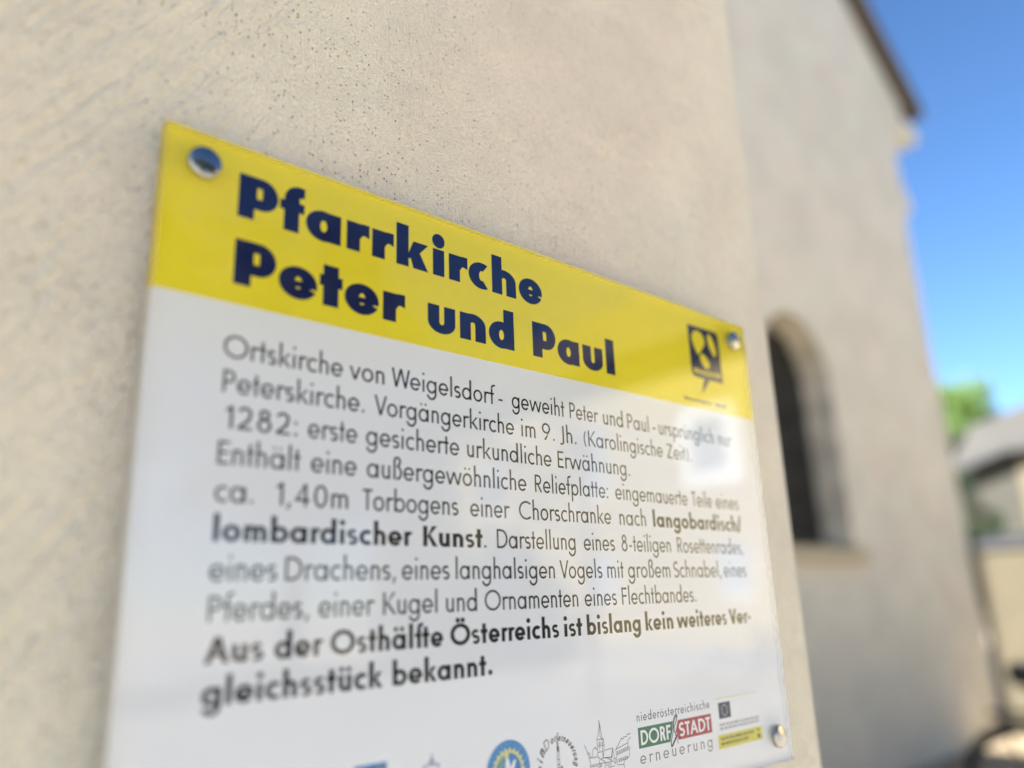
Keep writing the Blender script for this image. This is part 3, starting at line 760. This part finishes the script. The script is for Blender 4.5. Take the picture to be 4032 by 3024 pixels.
# --- badge in the header (speech bubble with yellow shapes)
bd = Print(1)
shape = [(352.8,11),(386.0,10.6),(388.0,11.5),(389,14),(389.8,48.4),(373.4,48.4),(362.8,59.8),(366.2,48.4),(357,48.4),(354.4,47.4),(353,45)]
bd.polys([shape]); badge = bd.build('badge', M_NAVY, sign)
y = Print(2)
tear = [(364+7.6*math.cos(R(a)), 20.5-6.8*math.sin(R(a))) for a in range(-25, 206, 15)] + [(358.6,27.0),(361.8,31.2),(364,31),(367.6,26.5)]
y.polys([tear])
def tilt(cx, cy, a, b, th): return [(cx+a*math.cos(R(k))*math.cos(R(th))-b*math.sin(R(k))*math.sin(R(th)), cy+a*math.cos(R(k))*math.sin(R(th))+b*math.sin(R(k))*math.cos(R(th))) for k in range(0,360,20)]
y.polys([tilt(380,21.5,8.6,3.6,68)]); y.polys([tilt(369.6,35.2,6.2,4.2,40)])
y.text(BOLD, 'WEIGELSDORF', 355.4, 387.4, 45.2, 3.6)
y.build('badge_figures', M_YELLOW, badge)
p = Print(1); p.text(BOLD, 'Sehenswürdigkeiten', 341, 373.5, 66.4, 2.9); p.text(BOLD, 'Wdf', 376.5, 390, 66.6, 2.9); p.build('badge_caption', M_NAVY, sign)

# --- village and town renewal logo
p = Print(1); p.polys([[(269.8,260.8),(300.9,260.8),(300.4,266),(297.4,271.2),(269.8,271.2)]]); o = p.build('green_field', M_GREEN, sign)
q = Print(2); q.text(MEDC, 'DORF', 271.8, 298.0, 269.7, 8.2); q.build('white_lettering', M_WHITE, o)
p = Print(1); p.polys([[(305.3,260.8),(337.4,260.8),(337.4,271.1),(304.6,271.1),(303.6,268.4),(302.6,266.4)]]); o = p.build('red_field', M_RED, sign)
q = Print(2); q.text(MEDC, 'STADT', 305.8, 336.2, 269.6, 8.0); q.build('white_lettering', M_WHITE, o)
p = Print(2)
AMP = [(304.24,273.19),(302.55,268.33),(301.04,264.96),(301.04,262.22),(301.99,259.81),(303.88,257.95),(304.58,258.72),(303.88,260.71),(301.56,264.11),(299.93,267.09),(297.98,270.92),(297.99,273.61),(300.0,272.08),(302.35,269.66),(304.44,267.76)]
pp = [(x, y) for x, y in AMP]
sm = []
for i in range(len(pp)-1):
    a0=pp[max(i-1,0)]; a1=pp[i]; a2=pp[i+1]; a3=pp[min(i+2,len(pp)-1)]
    for k in range(6):
        t=k/6; sm.append(tuple(.5*(2*a1[j]+(a2[j]-a0[j])*t+(2*a0[j]-5*a1[j]+4*a2[j]-a3[j])*t*t+(3*a1[j]-a0[j]-3*a2[j]+a3[j])*t**3) for j in (0,1)))
sm.append(pp[-1])
p.polys(_pen(sm, lambda t: 1.5)); p.build('ampersand_outline', M_WHITE, sign)
p = Print(3); p.polys(_pen(sm, lambda t: .35+.85*abs(math.sin(t*5.2)))); p.build('ampersand', M_BLACK, sign)
p = Print(1); p.text(LIGHT, 'niederösterreichische', 269.6, 337, 257.6, 5.0, track=.10); p.build('lettering', M_BLACK, sign)
p = Print(1); p.text(LIGHT, 'erneuerung', 270.1, 336.4, 278.9, 6.9, track=.22); p.build('grey_lettering', M_GREYP, sign)

# --- European flag block
p = Print(1); p.polys([[(345.8,255.8),(358.3,255.8),(358.3,264.9),(345.8,264.9)]]); o = p.build('blue_flag', M_NAVY, sign)
q = Print(2)
for i in range(12):
    a = R(30*i); cx = 352.05+3.0*math.sin(a); cy = 260.35-3.0*math.cos(a)
    q.polys([[(cx+(.62 if k % 2 == 0 else .25)*math.sin(R(36*k)), cy-(.62 if k % 2 == 0 else .25)*math.cos(R(36*k))) for k in range(10)]])
q.build('stars', M_PALEY, o)
p = Print(1); p.polys([[(342.9,253.0),(390.2,253.0),(390.2,253.55),(342.9,253.55)]]); p.build('yellow_rule', M_PALEY, sign)
p = Print(1); p.text(BOLD, 'DIESES PROJEKT WIRD VON BUND UND LAND', 345.4, 388.6, 269.0, 1.75); p.text(BOLD, 'UND DER EUROPÄISCHEN UNION UNTERSTÜTZT', 345.4, 388.6, 271.2, 1.75); p.build('lettering', M_GREYP, sign)
p = Print(1); p.polys([[(342.6,273.7),(391.2,273.7),(391.2,281.4),(342.6,281.4)]]); o = p.build('yellow_field', M_LOGOY, sign)
q = Print(2); q.text(BOLD, 'EUROPÄISCHER LANDWIRTSCHAFTSFONDS', 345.4, 381.2, 276.8, 1.7); q.text(BOLD, 'EINE INVESTITION IN DIE ZUKUNFT', 345.4, 374.6, 279.6, 1.9)
q.polys([tilt(386.4,275.5,1.2,.7,20)]); q.polys([[(385.2,278),(387.9,278),(387.9,279.6),(386.5,280.7),(385.2,279.6)]]); q.build('lettering', M_BLACK, o)

# --- round blue renewal emblem
ex, ey = 176.3, 268.3
p = Print(1); p.polys([_ell(ex,ey,13.5,13.5,48)]); o = p.build('round_emblem', M_BLUE, sign)
q = Print(2); q.arctext(LIGHT, 'DORFERNEUERUNG', ex, ey, 10.75, -92, 96, 2.5, sx=1.15); q.build('ring_lettering', M_SKYB, o)
q = Print(2); gear = []
for i in range(22):
    a = 2*math.pi*i/22
    for da, r_ in ((0,9.1),(.07,10.2),(.15,10.2),(.215,9.1)): gear.append((ex+r_*math.sin(a+da), ey-r_*math.cos(a+da)))
q.polys([gear], [_ell(ex,ey,7.9,7.9,32)]); q.build('gear_ring', M_PALEY, o)
q = Print(3)
for i in range(5): q.polys([tilt(ex-4.4+i*.15, ey-5.2+i*2.1, 2.6, .55, -35)])
q.build('green_sheaf', M_LGREEN, o)
q = Print(3); q.polys([tilt(ex-.4,ey-1.5,4.6,1.5,84)]); q.polys([tilt(ex+2.6,ey-1.7,3.4,1.0,-62)]); q.polys([tilt(ex+3.4,ey+3.0,2.4,1.6,-30)]); q.build('white_petals', M_WHITE, o)
q = Print(3); q.polys([tilt(ex-1.2,ey-7.1,1.6,1.5,0)]); q.build('yellow_knob', M_PALEY, o)

# --- script emblem with column
p = Print(1); p.arctext(LIGHT, 'D', 208.7, 270.5, 10.6, -42, -36, 5.0, shear=.35); p.arctext(BOLD, 'orferneuerung', 208.7, 270.5, 11.0, -25, 98, 3.7, shear=.45, sx=.78)
p.arctext(BOLD, 'n', 208.7, 270.5, 11.0, -59, -58, 5.6, shear=.4); p.arctext(BOLD, 'i', 208.7, 270.5, 11.0, -76, -76, 4, shear=.4); p.arctext(BOLD, 'e', 208.7, 270.5, 11.0, -92, -91, 4, shear=.4)
o = p.build('script_lettering', M_BLACK, sign); 
p = Print(1)
for a, b_, w_ in (((208.5,259.6),(208.6,262.0),.9),((208.7,262.0),(208.75,264.2),1.5),((208.1,264.2),(208.3,272.5),.35),((209.4,264.2),(209.5,272.5),.35),((207.9,267.6),(209.6,267.6),.35),((208,270),(209.6,270),.35)): p.polys(_pen([a,b_],w_))
rnd = random.Random(4)
for i in range(16): p.polys([tilt(208.9+rnd.gauss(0,1.5), 271.3+rnd.random()*3.2, rnd.uniform(.4,1.0), rnd.uniform(.3,.8), rnd.uniform(0,180))])
p.build('column_drawing', M_BLACK, sign)

# --- line drawing of the church and village
CHURCH = [[(239.3,253.5),(239.6,255.5),(239.6,256.3)],[(239.7,255.0),(237.7,261.4),(236.9,262.6)],[(239.7,255.7),(239.5,259.6),(239.6,261.4),(240.8,262.5)],[(239.7,255.2),(240.9,261.6),(242.1,263.3)],[(236.9,262.6),(240.4,262.5),(242.1,263.3)],[(236.9,262.6),(237.3,265.5),(237.2,268.5),(237.0,270.6),(239.1,272.0)],[(240.8,262.5),(240.9,265.6),(240.8,271.6)],[(242.1,263.3),(242.1,266.1),(241.9,268.5),(240.8,271.6),(239.1,272.0)],[(237.1,265.5),(238.7,265.5),(240.8,265.6),(242.1,266.0)],[(237.2,268.5),(241.1,268.5)],[(238.7,263.5),(238.3,264.3),(238.6,265.0),(239.3,265.0),(239.4,264.2),(238.9,263.5)],[(238.3,265.9),(238.4,266.4),(239.1,266.5),(239.4,266.0)],[(238.7,267.4),(238.8,268.0)],[(239.1,271.1),(239.1,271.2)],[(241.3,264.0),(241.3,265.1)],[(227.4,263.6),(229.4,267.2),(230.5,270.1),(231.3,272.8),(231.0,274.9)],[(229.4,267.2),(230.2,268.2),(230.7,267.7),(231.1,269.1),(232.1,270.1)],[(230.5,270.2),(235.5,270.6),(236.4,269.9),(237.0,270.4)],[(233.3,270.2),(233.2,267.5),(234.7,265.8),(235.0,266.4),(235.7,265.7),(236.3,267.3),(237.1,266.5)],[(231.0,273.8),(242.1,273.9),(247.6,274.3)],[(231.0,274.5),(237.1,274.7),(237.4,275.8)],[(242.2,268.2),(248.6,267.9),(247.8,272.1),(240.9,271.6)],[(248.6,267.8),(247.3,272.0)],[(248.6,267.9),(249.5,272.8)],[(240.9,271.6),(244.4,272.1),(247.6,274.0)],[(239.1,272.0),(242.2,273.3),(242.0,276.5)],[(238.1,272.1),(238.1,275.9)],[(244.4,272.1),(246.8,273.3),(247.8,272.3)],[(242.9,274.5),(243.0,275.8)],[(244.0,274.6),(244.0,275.9)],[(244.9,274.6),(244.9,276.7)],[(245.9,274.7),(246.0,276.0)],[(246.6,274.8),(246.7,275.9)],[(238.7,274.3),(238.8,275.4),(239.5,275.4),(239.4,274.4),(238.7,274.3)],[(251.0,268.9),(251.5,276.4),(256.7,276.9),(257.3,278.7)],[(251.0,268.9),(260.7,267.0)],[(251.0,268.9),(255.7,264.5),(256.0,263.8),(256.5,264.6),(257.8,264.5),(258.1,263.3),(258.8,263.9),(260.5,263.7),(261.2,262.3),(261.7,263.0),(263.6,262.6)],[(263.6,264.4),(261.0,265.7),(260.8,268.8),(262.3,269.4),(261.5,271.3),(261.4,273.6),(259.4,274.6),(257.4,274.8),(256.6,276.9)],[(247.8,274.3),(248.8,273.3),(250.1,272.9),(250.7,273.8),(250.1,275.9)],[(248.6,275.1),(249.2,274.1),(249.6,275.4)],[(245.4,276.6),(249.5,276.5)],[(252.0,270.1),(252.0,271.6),(252.8,271.6),(252.7,270.0),(252.0,270.1)],[(253.6,269.8),(253.6,271.4),(254.4,271.3),(254.3,269.8),(253.6,269.8)],[(255.2,269.6),(255.2,271.2),(256.0,271.1),(255.9,269.5),(255.2,269.6)],[(256.8,269.4),(256.8,270.9),(257.6,270.9),(257.6,269.3),(256.8,269.4)],[(258.4,269.1),(258.4,270.7),(259.2,270.7),(259.2,269.1),(258.4,269.1)],[(260.1,268.9),(260.1,270.5),(260.8,270.4),(260.8,268.9),(260.1,268.9)],[(252.7,273.8),(252.7,275.2),(253.4,275.2),(253.4,273.8),(252.7,273.8)],[(254.3,273.6),(254.3,275.1),(255.0,275.0),(254.9,273.6),(254.3,273.6)],[(255.9,273.5),(255.9,274.9),(256.6,274.9),(256.5,273.5),(255.9,273.5)],[(257.5,273.3),(257.5,274.8),(258.2,274.7),(258.1,273.3),(257.5,273.3)],[(259.1,273.2),(259.1,274.6),(259.8,274.6),(259.8,273.2),(259.1,273.2)]]
p = Print(1)
for l in CHURCH: p.polys(_pen(l, .30))
p.polys(_pen([(239.3,253.5),(239.55,255.8)], .5)); p.build('church_drawing', M_BLACK, sign)
# --- blue and violet logos cut by the frame
p = Print(1); p.polys([[(94.2,254.4),(109.8,254.5),(109.8,266),(94.2,266)]]); o = p.build('blue_logo', M_BLUE, sign)
q = Print(2); q.polys([tilt(106,257.6,3.0,1.6,-20)]); q.polys([tilt(99,260,3,1.6,10)]); q.build('logo_figure', M_GREYP, o)
p = Print(1)
for l in ([(132.7,254.7),(132.5,259.5)],[(127.6,259.6),(131,258.9),(136.9,259.5)],[(128.4,259.6),(128.0,266)],[(136.0,259.6),(136.4,266)],[(130.8,258.9),(132.5,256.4),(134.2,258.9)]): p.polys(_pen(l,.7))
p.build('violet_drawing', M_PURP, sign)

# --- four steel screw caps
prof = [(.0,-.0038),(.002,-.00373),(.0038,-.0035),(.0054,-.0032),(.0063,-.0029),(.0068,-.0022),(.0069,-.0002),(.0069,.0),(.0,.0)]
capme = None
for (u, vv) in ((.037*420,.0355*420),(.958*420,.0356*420),(.958*420,.669*420),(.037*420,.669*420)):
    if capme is None:
        b = MB(); b.lathe([(r_, y_) for r_, y_ in prof], Matrix.Rotation(R(-90), 4, 'X'), 40)
        o = b.build('screw_cap', M_CAP, sign); capme = o.data
        for pl in capme.polygons: pl.use_smooth = False
    else:
        o = bpy.data.objects.new('screw_cap', capme); COL.objects.link(o); o.parent = sign
    o.location = (u/1000, -.00005, Z0 - vv/1000)
spb = None
for (u, vv) in ((15.5,14.9),(402.4,14.9),(402.4,281),(15.5,281)):
    b = MB().tube([(u/1000, YB+.0003, Z0-vv/1000), (u/1000, YW, Z0-vv/1000)], .006, 16); b.build('spacer', M_CHROME, sign, True)
